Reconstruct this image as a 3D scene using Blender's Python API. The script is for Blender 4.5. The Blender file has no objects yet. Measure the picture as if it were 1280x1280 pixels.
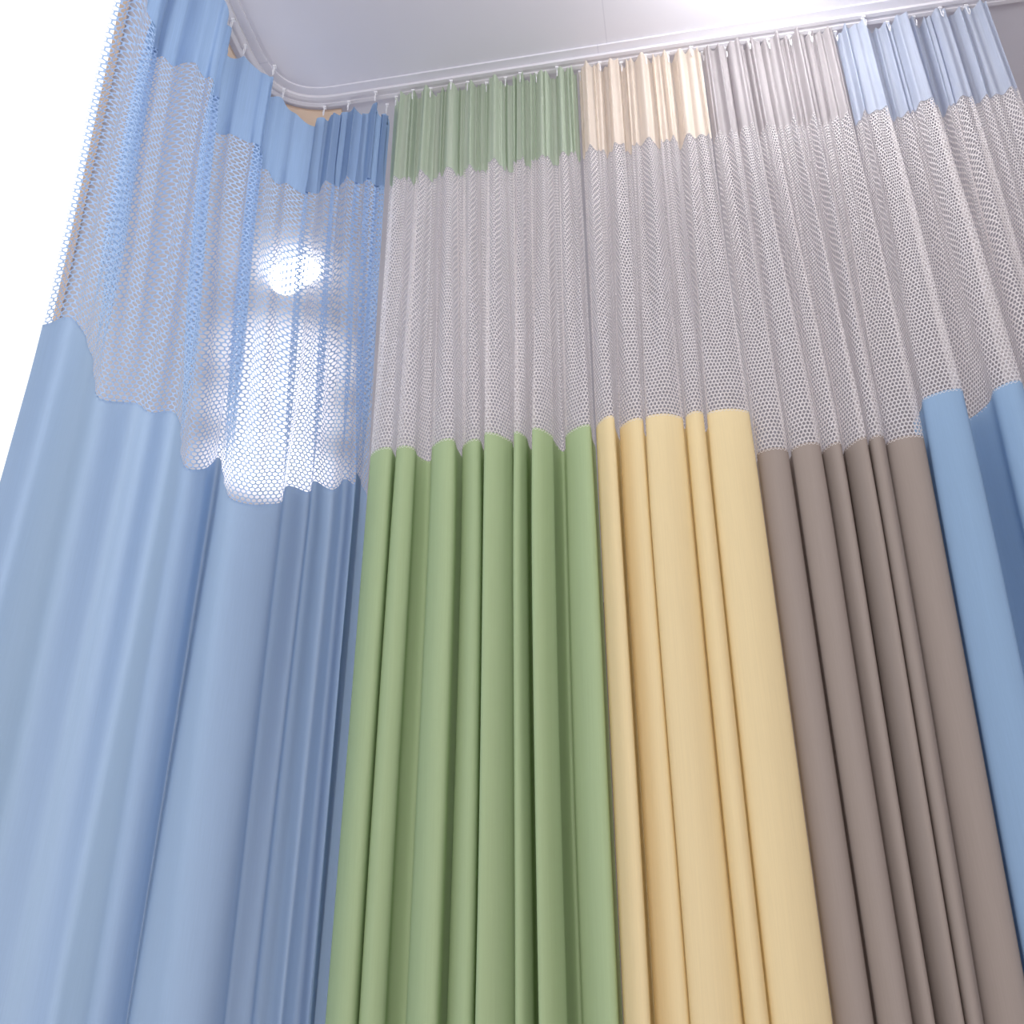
import bpy, math, random
import numpy as np
from mathutils import Matrix, Vector
random.seed(4)
CZ=1.25; F=1280.0; PIT=math.radians(29); c29=math.cos(PIT); s29=math.sin(PIT)
sc=bpy.context.scene; col=sc.collection
sc.view_settings.view_transform='Standard'

# ------------------------------------------------------------ helpers
def mesh_obj(name, V, Fc, mat, parent=None, smooth=True, origin=(0,0,0)):
    V=np.asarray(V,dtype=np.float64)-np.array(origin)
    me=bpy.data.meshes.new(name)
    if isinstance(Fc,list):
        me.from_pydata([tuple(v) for v in V],[],Fc)
    else:
        Fc=np.asarray(Fc,dtype=np.int32)
        n=len(Fc); k=Fc.shape[1]
        me.vertices.add(len(V)); me.vertices.foreach_set('co',V.ravel())
        me.loops.add(n*k); me.loops.foreach_set('vertex_index',Fc.ravel())
        me.polygons.add(n); me.polygons.foreach_set('loop_start',np.arange(n,dtype=np.int32)*k)
        me.polygons.foreach_set('loop_total',np.full(n,k,dtype=np.int32))
        me.update(calc_edges=True)
    me.validate()
    me.polygons.foreach_set('use_smooth',[smooth]*len(me.polygons))
    me.materials.append(mat)
    o=bpy.data.objects.new(name,me); col.objects.link(o)
    if parent: o.parent=parent
    else: o.location=origin
    return o
def empty(name,loc,label,cat,group=None):
    o=bpy.data.objects.new(name,None); col.objects.link(o); o.location=loc
    o['label']=label; o['category']=cat; o.empty_display_size=.05
    if group:o['group']=group
    return o
def box(V,Fc,x0,x1,y0,y1,z0,z1):
    b=len(V)
    V+= [(x,y,z) for z in (z0,z1) for x,y in ((x0,y0),(x1,y0),(x1,y1),(x0,y1))]
    Fc+= [[b,b+3,b+2,b+1],[b+4,b+5,b+6,b+7]]+[[b+i,b+(i+1)%4,b+4+(i+1)%4,b+4+i] for i in range(4)]
def tube(V,Fc,pts,r,n=8):
    pts=[np.array(p,float) for p in pts]; b=len(V); up=np.array([0.13,.9,.2])
    for i,p in enumerate(pts):
        d=pts[min(i+1,len(pts)-1)]-pts[max(i-1,0)]; d/=np.linalg.norm(d)
        a=np.cross(d,up); a/=np.linalg.norm(a); e=np.cross(d,a)
        for k in range(n):
            q=p+r*(a*math.cos(2*math.pi*k/n)+e*math.sin(2*math.pi*k/n)); V.append(tuple(q))
    for i in range(len(pts)-1):
        for k in range(n):
            Fc.append([b+i*n+k,b+i*n+(k+1)%n,b+(i+1)*n+(k+1)%n,b+(i+1)*n+k])
    Fc.append([b+k for k in range(n)][::-1]); Fc.append([b+(len(pts)-1)*n+k for k in range(n)])
def sweep(path,prof,z0):
    """sweep a closed (offset,height) profile along a plan path"""
    V=[];Fc=[];m=len(prof);path=[np.array(p,float) for p in path]
    for i,p in enumerate(path):
        d=path[min(i+1,len(path)-1)]-path[max(i-1,0)]; d/=np.linalg.norm(d); nn=np.array([-d[1],d[0]])
        for (o,h) in prof: V.append((p[0]+nn[0]*o,p[1]+nn[1]*o,z0+h))
    for i in range(len(path)-1):
        for k in range(m): Fc.append([i*m+k,i*m+(k+1)%m,(i+1)*m+(k+1)%m,(i+1)*m+k])
    Fc.append(list(range(m))[::-1]); Fc.append([(len(path)-1)*m+k for k in range(m)])
    return V,Fc
def lin(c):
    return tuple(((x/255)/12.92 if x/255<=.04045 else ((x/255+.055)/1.055)**2.4) for x in c)+(1,)
# ------------------------------------------------------------ materials
def cloth_mat(name,rgb,trans=.4,var=.05,streak=1.0):
    m=bpy.data.materials.new(name); m.use_nodes=True; N=m.node_tree.nodes; L=m.node_tree.links; N.clear()
    out=N.new('ShaderNodeOutputMaterial'); mx=N.new('ShaderNodeMixShader'); mx.inputs[0].default_value=trans
    df=N.new('ShaderNodeBsdfDiffuse'); tr=N.new('ShaderNodeBsdfTranslucent')
    tc=N.new('ShaderNodeTexCoord'); mp=N.new('ShaderNodeMapping'); mp.inputs['Scale'].default_value=(900,900,14)
    no=N.new('ShaderNodeTexNoise'); no.inputs['Scale'].default_value=1; no.inputs['Detail'].default_value=3
    L.new(tc.outputs['Object'],mp.inputs[0]); L.new(mp.outputs[0],no.inputs['Vector'])
    hs=N.new('ShaderNodeHueSaturation'); mr=N.new('ShaderNodeMapRange')
    mr.inputs['From Min'].default_value=.3; mr.inputs['From Max'].default_value=.7
    mr.inputs['To Min'].default_value=1-var; mr.inputs['To Max'].default_value=1+var
    L.new(no.outputs['Fac'],mr.inputs['Value']); L.new(mr.outputs[0],hs.inputs['Value']); hs.inputs['Color'].default_value=lin(rgb)
    L.new(hs.outputs[0],df.inputs['Color']); L.new(hs.outputs[0],tr.inputs['Color'])
    bp=N.new('ShaderNodeBump'); bp.inputs['Strength'].default_value=.1*streak; bp.inputs['Distance'].default_value=.001
    L.new(no.outputs['Fac'],bp.inputs['Height']); L.new(bp.outputs[0],df.inputs['Normal'])
    L.new(df.outputs[0],mx.inputs[1]); L.new(tr.outputs[0],mx.inputs[2]); L.new(mx.outputs[0],out.inputs[0])
    return m
def plain(name,rgb,rough=.5,noise=.04,scale=8):
    m=bpy.data.materials.new(name); m.use_nodes=True; N=m.node_tree.nodes; L=m.node_tree.links; p=N['Principled BSDF']
    p.inputs['Roughness'].default_value=rough
    no=N.new('ShaderNodeTexNoise'); no.inputs['Scale'].default_value=scale
    mr=N.new('ShaderNodeMapRange'); mr.inputs['To Min'].default_value=1-noise; mr.inputs['To Max'].default_value=1+noise
    hs=N.new('ShaderNodeHueSaturation'); hs.inputs['Color'].default_value=lin(rgb)
    L.new(no.outputs['Fac'],mr.inputs['Value']); L.new(mr.outputs[0],hs.inputs['Value']); L.new(hs.outputs[0],p.inputs['Base Color'])
    return m
def glow(name,rgb,st):
    m=bpy.data.materials.new(name); m.use_nodes=True; N=m.node_tree.nodes; L=m.node_tree.links; N.clear()
    o=N.new('ShaderNodeOutputMaterial'); e=N.new('ShaderNodeEmission'); e.inputs[0].default_value=lin(rgb); e.inputs[1].default_value=st
    L.new(e.outputs[0],o.inputs[0]); return m
def ceiling_mat():
    m=plain('ceiling_paint',(213,212,220),.8,.03,3); N=m.node_tree.nodes; L=m.node_tree.links; p=N['Principled BSDF']
    tc=N.new('ShaderNodeTexCoord'); mp=N.new('ShaderNodeMapping'); mp.inputs['Rotation'].default_value=(0,0,math.radians(10.1)); mp.inputs['Location'].default_value=(.035,.08,0)
    br=N.new('ShaderNodeTexBrick'); br.offset=0; br.inputs['Scale'].default_value=1
    br.inputs['Brick Width'].default_value=.9; br.inputs['Row Height'].default_value=.9; br.inputs['Mortar Size'].default_value=.0009
    br.inputs['Color1'].default_value=br.inputs['Color2'].default_value=(1,1,1,1); br.inputs['Mortar'].default_value=(.88,.88,.9,1)
    L.new(tc.outputs['Object'],mp.inputs[0]); L.new(mp.outputs[0],br.inputs['Vector'])
    mu=N.new('ShaderNodeMixRGB'); mu.blend_type='MULTIPLY'; mu.inputs[0].default_value=1
    src=p.inputs['Base Color'].links[0].from_socket
    L.new(src,mu.inputs[1]); L.new(br.outputs['Color'],mu.inputs[2]); L.new(mu.outputs[0],p.inputs['Base Color'])
    return m
M_white=plain('white_plastic',(225,225,230),.5); M_alu=plain('white_aluminium',(212,210,216),.7)
M_ceil=ceiling_mat(); M_wall=plain('mauve_wall_paint',(152,138,142),.8); M_floor=plain('grey_vinyl_floor',(168,160,160),.5)
M_trim=plain('beige_trim_paint',(226,200,176),.6)
M_lamp=glow('lamp_glow',(255,255,255),9)
MB=cloth_mat('blue_cloth',(168,190,216),.5,.02,.6); MBh=cloth_mat('blue_header_cloth',(153,179,213),.45)
MBm=cloth_mat('pale_blue_net',(172,197,230),.5)
MB2=cloth_mat('sky_blue_cloth',(158,188,219),.3,.02,.7); MB2h=cloth_mat('sky_blue_header_hazed',(202,210,226),.5)  # header colours here and below are paled to stand in for haze
MG=cloth_mat('sage_green_cloth',(182,202,158),.27,.02,.7); MGh=cloth_mat('sage_green_header_hazed',(202,214,196),.5)
MY=cloth_mat('pale_yellow_cloth',(248,230,184),.32,.02,.7); MYh=cloth_mat('pale_yellow_header_hazed',(242,232,221),.5)
MT=cloth_mat('taupe_cloth',(171,159,151),.26,.02,.7); MTh=cloth_mat('taupe_header_hazed',(201,196,198),.5)
MW=cloth_mat('white_net',(242,238,238),.48)

# ------------------------------------------------------------ curves
def catmull(P,n=10):
    P=np.array(P,float); P=np.vstack([2*P[0]-P[1],P,2*P[-1]-P[-2]]); out=[]
    for i in range(1,len(P)-2):
        for k in range(n):
            t=k/n; a,b,c,d=P[i-1],P[i],P[i+1],P[i+2]
            out.append(.5*((2*b)+(-a+c)*t+(2*a-5*b+4*c-d)*t*t+(-a+3*b-3*c+d)*t**3))
    out.append(P[-2]); return np.array(out)
def arclen(C):
    d=np.linalg.norm(np.diff(C,axis=0),axis=1); return np.concatenate([[0],np.cumsum(d)])
def sst(x): x=np.clip(x,0,1); return x*x*(3-2*x)
O=np.array([-.186,1.063]); D=np.array([.9843,-.1763]); NV=np.array([-.1763,-.9843])  # NV: toward the room
def t_px(px,py=555):
    dx=px-640; dy=640-py; r=np.array([dx,F*c29-dy*s29]); s=1.013/(r[0]*.1763+r[1]*.9843); return float((r*s-O)@D)

class Sheet:
    """cloth surface: position from arc length u (m) and height z (m above the eye level)"""
    def grid(self,name,mat,z0f,z1f,nz,parent,origin,du=.003):
        nu=int(self.L/du)+1; U=np.linspace(0,self.L,nu); W=np.linspace(0,1,nz)
        UU,WW=np.meshgrid(U,W); z0=z0f(UU); z1=z1f(UU); ZZ=z0+(z1-z0)*WW
        P=self.pos(UU.ravel(),ZZ.ravel()); P[:,2]+=CZ
        i=np.arange(nu-1); j=np.arange(nz-1); I,J=np.meshgrid(i,j); b=(J*nu+I).ravel()
        Fc=np.stack([b,b+1,b+1+nu,b+nu],1)
        return mesh_obj(name,P,Fc,mat,parent,True,origin)
    def net(self,name,mat,z0,z1,parent,origin,pu,pv,inner):
        # pu: cell pitch along the cloth, pv: cell pitch whose hexagon rows stack 0.87*pv apart
        R=pv/math.sqrt(3); q=pu/pv; rows=int(round((z1-z0)/(1.5*R))); cols=int(self.L/pu)
        jj,ii=np.meshgrid(np.arange(rows),np.arange(cols),indexing='ij')
        cu=(ii+.25+.5*(jj%2))*pu; cz=z0+jj*1.5*R+R*.3
        cu=cu.ravel(); cz=cz.ravel(); n=len(cu)
        a=np.radians(30+60*np.arange(6))
        uo=cu[:,None]+q*R*np.cos(a); zo=cz[:,None]+R*np.sin(a)
        ui=cu[:,None]+q*R*inner*np.cos(a); zi=cz[:,None]+R*inner*np.sin(a)
        U=np.clip(np.concatenate([uo,ui],1),0,self.L).ravel(); Z=np.clip(np.concatenate([zo,zi],1),z0-.003,z1+.003).ravel()
        P=self.pos(U,Z); P[:,2]+=CZ
        b=(np.arange(n)*12)[:,None]; k=np.arange(6)[None,:]; k2=(k+1)%6
        Fc=np.stack([b+k,b+k2,b+6+k2,b+6+k],2).reshape(-1,4)
        return mesh_obj(name,P,Fc,mat,parent,False,origin)

class Flat(Sheet):
    def __init__(s,ridges,depth,seed,base=0,skew=0,front=.004,shift=0):
        r=random.Random(seed); pts=[]; T=[(t_px(a),t_px(b)) for a,b in ridges]; s.seed=seed; s.skew=skew; s.shift=shift
        for i,(a,b) in enumerate(T):
            w=b-a; f=base+r.uniform(-.006,.006); k=r.uniform(-.012,.012)
            pv=T[i-1][1] if i else a-.002
            Dp=depth*r.uniform(.7,1.15); m=(pv+a)/2
            pts.append((m,base-Dp))
            pts+= [(a+.06*w,base-Dp*.5),(a+.0*w,f-.008-k),(a+.14*w,f-k*.8),(a+.5*w,f+front),(a+.84*w,f+k*.8),(b-.0*w,f-.008+k),(b-.06*w,base-Dp*.5)]
        pts.append((T[-1][1]-.0005,base-depth*.8))
        s.C=catmull(pts,10); s.A=arclen(s.C); s.L=s.A[-1]; s.base=base
        s.t0=T[0][0]; s.t1=T[-1][1]
    def pos(s,u,z):
        t=np.interp(u,s.A,s.C[:,0]); n=np.interp(u,s.A,s.C[:,1])-s.base
        w=sst((z-.5)/.8)                      # 0 low, 1 at the track
        tl=s.t0+(s.t1-s.t0)*u/s.L
        tt=t+(tl-t)*w*.75
        low=np.clip((.7-z)/1.8,0,1)
        ph=s.seed*1.7
        e=np.clip((t-s.t0)/.02,0,1)*np.clip((s.t1-t)/.02,0,1)
        amp=(1-.76*w)*(1+.2*low)
        nn=n*amp+s.base*(1-w)
        g=sst((z-.62)/.4); hd=1-.45*sst((z-1.0)/.15)
        nn=nn+.009*hd*np.sin(u*2*np.pi/.066+ph+1.3*np.sin(u*17))*g+.0035*np.sin(u*2*np.pi/.029+ph+np.sin(u*31))*sst((z-.66)/.25)
        tt=tt+e*(.004*np.sin(z*5+t*30+ph)*low+.001*np.sin(u*2*np.pi/.041+ph)*g)
        nn=nn+.006*np.sin(z*4+t*40+ph)*low
        q=np.clip((.68-z)/.65,0,1.2)
        tt=tt-s.skew*q*(t-s.t0)/(s.t1-s.t0)-s.shift*q
        P=O[None,:]+tt[:,None]*D+nn[:,None]*NV
        return np.column_stack([P,z])

class Corner(Sheet):
    def __init__(s,B,T):
        q=np.array([list(b)+list(t) for b,t in zip(B,T)]); s.C=catmull(q,14); s.A=arclen(s.C[:,:2]); s.L=s.A[-1]
        d=np.gradient(s.C[:,:2],axis=0); d/=np.linalg.norm(d,axis=1)[:,None]
        k=np.ones(15)/15; s.N=np.column_stack([np.convolve(-d[:,1],k,'same'),np.convolve(d[:,0],k,'same')])
        # broader, smoother version of the plan for the lowest part of the cloth
        W=29; pad=W//2; k=np.hanning(W+2)[1:-1]; k/=k.sum()
        Q=np.pad(s.C[:,:2],((pad,pad),(0,0)),mode='reflect',reflect_type='odd')
        s.S=np.column_stack([np.convolve(Q[:,i],k,'valid') for i in (0,1)])
    def pos(s,u,z):
        bx,by,tx,ty=[np.interp(u,s.A,s.C[:,i]) for i in range(4)]
        sx=np.interp(u,s.A,s.S[:,0]); sy=np.interp(u,s.A,s.S[:,1])
        nx=np.interp(u,s.A,s.N[:,0]); ny=np.interp(u,s.A,s.N[:,1])
        lo=.8*sst((.6-z)/.6)*(1-sst((u-s.L*.75)/(s.L*.1)))
        bx=bx+(sx-bx)*lo; by=by+(sy-by)*lo
        w=sst((z-.6)/.58)
        x=bx+(tx-bx)*w; y=by+(ty-by)*w
        right=sst((u-s.L*.66)/(s.L*.1))
        end=np.clip((s.L-u)/.03,0,1)
        a=(.009+.001*right)*sst((z-.63)/.25)*(1-.45*sst((z-1.1)/.1))*np.sin(u*2*np.pi/.040+.9*np.sin(u*23)) + .003*right*np.sin(u*2*np.pi/.017+1)*w
        a=a+.008*np.sin(u*2*np.pi/.21+z*1.4)*np.clip((.7-z),0,1.2)
        a=a*end
        zz=z+.05*(1-sst((u-.02)/.05))*np.exp(-((z-1.142)/.07)**2)
        return np.column_stack([x+nx*a,y+ny*a,zz])

# ------------------------------------------------------------ curtains
ZH,ZM,ZB=1.142,.675,-1.12
def make_hook(parent,origin,p,data=[None]):
    if data[0] is None:
        V=[];Fc=[]
        tube(V,Fc,[(0,0,.012),(0,0,.004),(0,-.001,-.006),(0,-.003,-.010),(0,-.0055,-.007),(0,-.0055,-.002)],.0008)
        box(V,Fc,-.0025,.0025,-.0025,.0025,.0095,.0125)
        me=bpy.data.meshes.new('hook'); me.from_pydata(V,[],Fc); me.materials.append(M_white); data[0]=me
    o=bpy.data.objects.new('hook',data[0]); col.objects.link(o); o.parent=parent
    o.location=(p[0]-origin[0],p[1]-origin[1],p[2]-origin[2]); return o
def curtain(sheet,label,mc,mh,mn,zm=ZM,zh=ZH,zt=1.322,swag=.003,span=.11,inner=.69,pu=.0047,pv=.0059):
    base=sheet.pos(np.linspace(0,sheet.L,50),np.full(50,ZB)).mean(0); org=(base[0],base[1],CZ+ZB)
    r=empty('curtain',org,label,'curtain','hanging cubicle curtains')
    K=lambda v:(lambda U:np.full_like(U,v))
    p=sheet.grid('fabric_panel',mc,K(ZB),K(zm-.008),70,r,org); p['label']='plain woven lower cloth'
    sheet.grid('hem',mc,K(zm-.008),K(zm+.001),3,p,org)
    n=sheet.net('mesh_panel',mn,zm,zh,r,org,pu,pv,inner); n['label']='open hexagonal net ventilation band'
    top=lambda U:zt-swag*np.abs(np.sin(np.pi*U/span))
    g=sheet.grid('header_band',mh,K(zh-.002),lambda U:top(U)-.02,12,r,org); g['label']='gathered cloth header along the top'
    sheet.grid('heading_tape',mh,lambda U:top(U)-.02,top,4,g,org)
    k=0
    while k*span<=sheet.L:
        u=min(max(k*span,.004),sheet.L-.004); q=sheet.pos(np.array([u]),np.array([zt]))[0]
        make_hook(r,org,(q[0],q[1],1.3245-.0125+CZ)); k+=1
    return r
green=Flat([(457,490),(492,517),(537,571),(574,602),(607,640),(642,657),(665,690),(704,741)],.060,1,0)
curtain(green,'sage green curtain between the corner blue one and the yellow one',MG,MGh,MW)
yellow=Flat([(745,771),(773,806),(807,857),(859,883),(885,943)],.046,2,.010)
curtain(yellow,'pale yellow curtain hanging between green and taupe curtains',MY,MYh,MW)
taupe=Flat([(946,988),(991,1030),(1032,1057),(1061,1089),(1091,1112),(1114,1165)],.046,3,-.008,skew=.024)
curtain(taupe,'taupe brown curtain hanging beside the yellow one',MT,MTh,MW,zm=.628)
blue=Flat([(1168,1222),(1262,1300),(1310,1352),(1362,1440)],.06,5,.0,shift=.024)
curtain(blue,'sky blue curtain to the right of the taupe one',MB2,MB2h,MW)
B=[(-.480,.825),(-.445,.815),(-.448,.874),(-.468,.955),(-.431,.966),(-.420,.985),(-.389,.992),(-.413,1.10),(-.388,1.112),(-.364,1.086),(-.374,1.19),(-.314,1.20),(-.294,1.152),(-.268,1.17),(-.255,1.14),(-.235,1.165),(-.215,1.135),(-.203,1.15),(-.198,1.115),(-.195,1.15),(-.192,1.178)]
T=[(-.493,.80),(-.450,.80),(-.455,.845),(-.458,.86),(-.425,.868),(-.402,.878),(-.392,.91),(-.409,.962),(-.385,.985),(-.356,1.0),(-.360,1.04),(-.312,1.085),(-.286,1.085),(-.268,1.065),(-.255,1.08),(-.238,1.06),(-.222,1.075),(-.207,1.058),(-.200,1.078),(-.193,1.075),(-.19,1.10)]
corner=Corner(B,T)
curtain(corner,'pale blue backlit curtain turning around the track corner, leftmost',MB,MBh,MBm,zt=1.302,swag=.02,span=.085,inner=.75,pu=.0076,pv=.0060)

# ------------------------------------------------------------ track
a_=np.array([-.27,1.078]); c_=np.array([-.375,1.097]); b_=np.array([-.394,.99]); L0=np.array([1.05,.842]); e_=np.array([-.50,.42])
path=[L0+(a_-L0)*i/10 for i in range(11)]
path+=[(1-i/12)**2*a_+2*(i/12)*(1-i/12)*c_+(i/12)**2*b_ for i in range(1,13)]
path+=[b_+(e_-b_)*i/8 for i in range(1,9)]
tr=empty('curtain_track',(path[0][0],path[0][1],CZ+1.325),'white aluminium curtain track bending around the ceiling corner','curtain track')
prof=[(-.009,0),(-.009,.008),(.009,.008),(.009,0),(.003,0),(.003,.0015),(-.003,.0015),(-.003,0)]
V,Fc=sweep(path,prof,CZ+1.325)
mesh_obj('rail',V,Fc,M_alu,tr,False,tuple(tr.location))
V,Fc=sweep(path,[(.0092,0),(.0092,.003),(.022,.003),(.022,0)],CZ+1.330)
mesh_obj('mounting_flange',V,Fc,M_ceil,tr,False,tuple(tr.location))

# ------------------------------------------------------------ setting
ZC=CZ+1.333
def prism(name,poly,z0,z1,mat):
    n=len(poly); V=[(x,y,z0) for x,y in poly]+[(x,y,z1) for x,y in poly]
    Fc=[list(range(n))[::-1],list(range(n,2*n))]+[[i,(i+1)%n,n+(i+1)%n,n+i] for i in range(n)]
    o=mesh_obj(name,V,Fc,mat,None,False); o['kind']='structure'; return o
edge=[(-.58,-1.5),(-.55,.5),(-.51,.86),(-1.62,2.95)]
prism('ceiling',[(-.58,-1.5),(2.4,-1.5),(2.4,3.0),(-1.62,3.0),(-1.62,2.95),(-.51,.86),(-.55,.5)],ZC,ZC+.05,M_ceil)
prism('floor',[(-4,-1.6),(2.5,-1.6),(2.5,3.2),(-4,3.2)],-.05,0,M_floor)
prism('wall_back',[(-1.64,3.0),(2.4,3.0),(2.4,3.1),(-1.64,3.1)],0,ZC+.05,M_wall)
prism('wall_right',[(2.4,-1.5),(2.5,-1.5),(2.5,3.1),(2.4,3.1)],0,ZC+.05,M_wall)
V,Fc=sweep(edge,[(0,-.004),(0,.06),(.012,.06),(.012,-.004)],ZC)
o=mesh_obj('trim_1',V,Fc,M_trim,None,False); o['kind']='structure'
V,Fc=sweep(path[10:26],[(-.07,-.006),(-.07,-.0005),(-.02,-.0005),(-.02,-.006)],ZC)
o=mesh_obj('trim_2',V,Fc,M_trim,None,False); o['kind']='structure'

# lamps in the ceiling behind the blue curtain
def dome(x,y,z,r,flat=.7):
    V=[];Fc=[];n=20;m=7
    for j in range(m):
        a=math.pi/2*j/m
        for k in range(n): V.append((x+r*math.cos(a)*math.cos(2*math.pi*k/n),y+r*math.cos(a)*math.sin(2*math.pi*k/n),z-r*flat*math.sin(a)))
    V.append((x,y,z-r*flat))
    for j in range(m-1):
        for k in range(n): Fc.append([j*n+k,j*n+(k+1)%n,(j+1)*n+(k+1)%n,(j+1)*n+k])
    for k in range(n): Fc.append([(m-1)*n+k,(m-1)*n+(k+1)%n,len(V)-1])
    return V,Fc
lx,ly=-.406,1.46
t=empty('ceiling_light',(lx,ly,ZC),'glaring twin round ceiling lamp seen through the blue net','lamp')
for dx,dy,r in ((-.020,.012,.033),(.018,-.012,.030)):
    n=24; V=[];Fc=[]
    for z,rr in ((ZC-.0005,r*.9),(ZC-.008,r*.9),(ZC-.008,r*.8),(ZC-.004,r*.8)):
        V+=[(lx+dx+rr*math.cos(2*math.pi*k/n),ly+dy+rr*math.sin(2*math.pi*k/n),z+(.0007 if dx>0 else 0)) for k in range(n)]
    for j in range(3):
        for k in range(n): Fc.append([j*n+k,j*n+(k+1)%n,(j+1)*n+(k+1)%n,(j+1)*n+k])
    h=mesh_obj('lamp_base',V,Fc,M_white,t,True,tuple(t.location))
    V,Fc=dome(lx+dx,ly+dy,ZC-.009,r,1.1); mesh_obj('bulb',V,Fc,M_lamp,h,True,tuple(t.location))

# ------------------------------------------------------------ light
def area(name,loc,target,size,e,colr=(1,1,1)):
    l=bpy.data.lights.new(name,'AREA'); l.energy=e; l.size=size; l.color=colr
    o=bpy.data.objects.new(name,l); col.objects.link(o); o.location=loc
    d=Vector(target)-Vector(loc); o.rotation_euler=d.to_track_quat('-Z','Y').to_euler(); return o
def point(name,loc,e,r=.05,colr=(1,1,1)):
    l=bpy.data.lights.new(name,'POINT'); l.energy=e; l.shadow_soft_size=r; l.color=colr
    o=bpy.data.objects.new(name,l); col.objects.link(o); o.location=loc
def spot_up(name,loc,target,e,ang):
    l=bpy.data.lights.new(name,'SPOT'); l.energy=e; l.spot_size=math.radians(ang); l.spot_blend=1; l.shadow_soft_size=.03
    o=bpy.data.objects.new(name,l); col.objects.link(o); o.location=loc
    d=Vector(target)-Vector(loc); o.rotation_euler=d.to_track_quat('-Z','Y').to_euler()
point('room_lamp',(.34,.77,CZ+1.24),2.8,.05,(1,.99,.99))
point('ceiling_fill',(-.02,.35,CZ+.95),2.4,.1,(1,.99,.99))  # added fill light without a fixture, lifts the left part of the ceiling
# added unseen spotlights making the bright patch on the ceiling beyond the blue net
spot_up('glow_spot_near',(-.48,1.74,CZ+.70),(-.48,1.74,ZC),20,33)
spot_up('glow_spot_middle',(-.54,1.94,CZ+.70),(-.54,1.94,ZC),22,34)
spot_up('glow_spot_far',(-.60,2.18,CZ+.70),(-.60,2.18,ZC),30,38)
area('left_backlight',(-2.2,2.0,2.2),(-.4,1.0,2.0),1.6,28,(.95,.97,1))  # unseen area light backlighting the blue curtain, no window modelled
area('room_fill',(-.3,-1.3,1.6),(.2,1.0,1.7),1.6,19,(1,.99,.97))
area('low_pink_fill',(-.2,-.7,.25),(-.1,1.0,1.3),1.0,7,(1,.80,.86))  # added pinkish fill from low in front, tints the lower cloth
point('hall_fill',(.2,2.2,1.4),2.8,.3,(1,.97,.95))  # added point light brightening the space behind the curtains
w=bpy.data.worlds.new('World'); sc.world=w; w.use_nodes=True; N=w.node_tree.nodes; L=w.node_tree.links
bg=N['Background']; tc=N.new('ShaderNodeTexCoord'); dp=N.new('ShaderNodeVectorMath'); dp.operation='DOT_PRODUCT'
dp.inputs[1].default_value=(.857,.515,0); L.new(tc.outputs['Generated'],dp.inputs[0])
mr=N.new('ShaderNodeMapRange'); mr.inputs['From Min'].default_value=.25; mr.inputs['From Max'].default_value=.08
L.new(dp.outputs['Value'],mr.inputs['Value'])
sx=N.new('ShaderNodeSeparateXYZ'); L.new(tc.outputs['Generated'],sx.inputs[0])
m2=N.new('ShaderNodeMapRange'); m2.inputs['From Min'].default_value=-.6; m2.inputs['From Max'].default_value=.05
L.new(sx.outputs['Y'],m2.inputs['Value']); mu=N.new('ShaderNodeMath'); mu.operation='MULTIPLY'; L.new(mr.outputs[0],mu.inputs[0]); L.new(m2.outputs[0],mu.inputs[1])
mx=N.new('ShaderNodeMixRGB'); mx.inputs[1].default_value=(.66,.66,.68,1); mx.inputs[2].default_value=(1.2,1.2,1.22,1)
L.new(mu.outputs[0],mx.inputs[0]); L.new(mx.outputs[0],bg.inputs[0]); bg.inputs[1].default_value=1

cam=bpy.data.cameras.new('camera'); cam.lens=36; cam.sensor_width=36; cam.clip_start=.02
co=bpy.data.objects.new('camera',cam); col.objects.link(co); co.location=(0,0,CZ); co.rotation_euler=(math.radians(119),0,0)
sc.camera=co
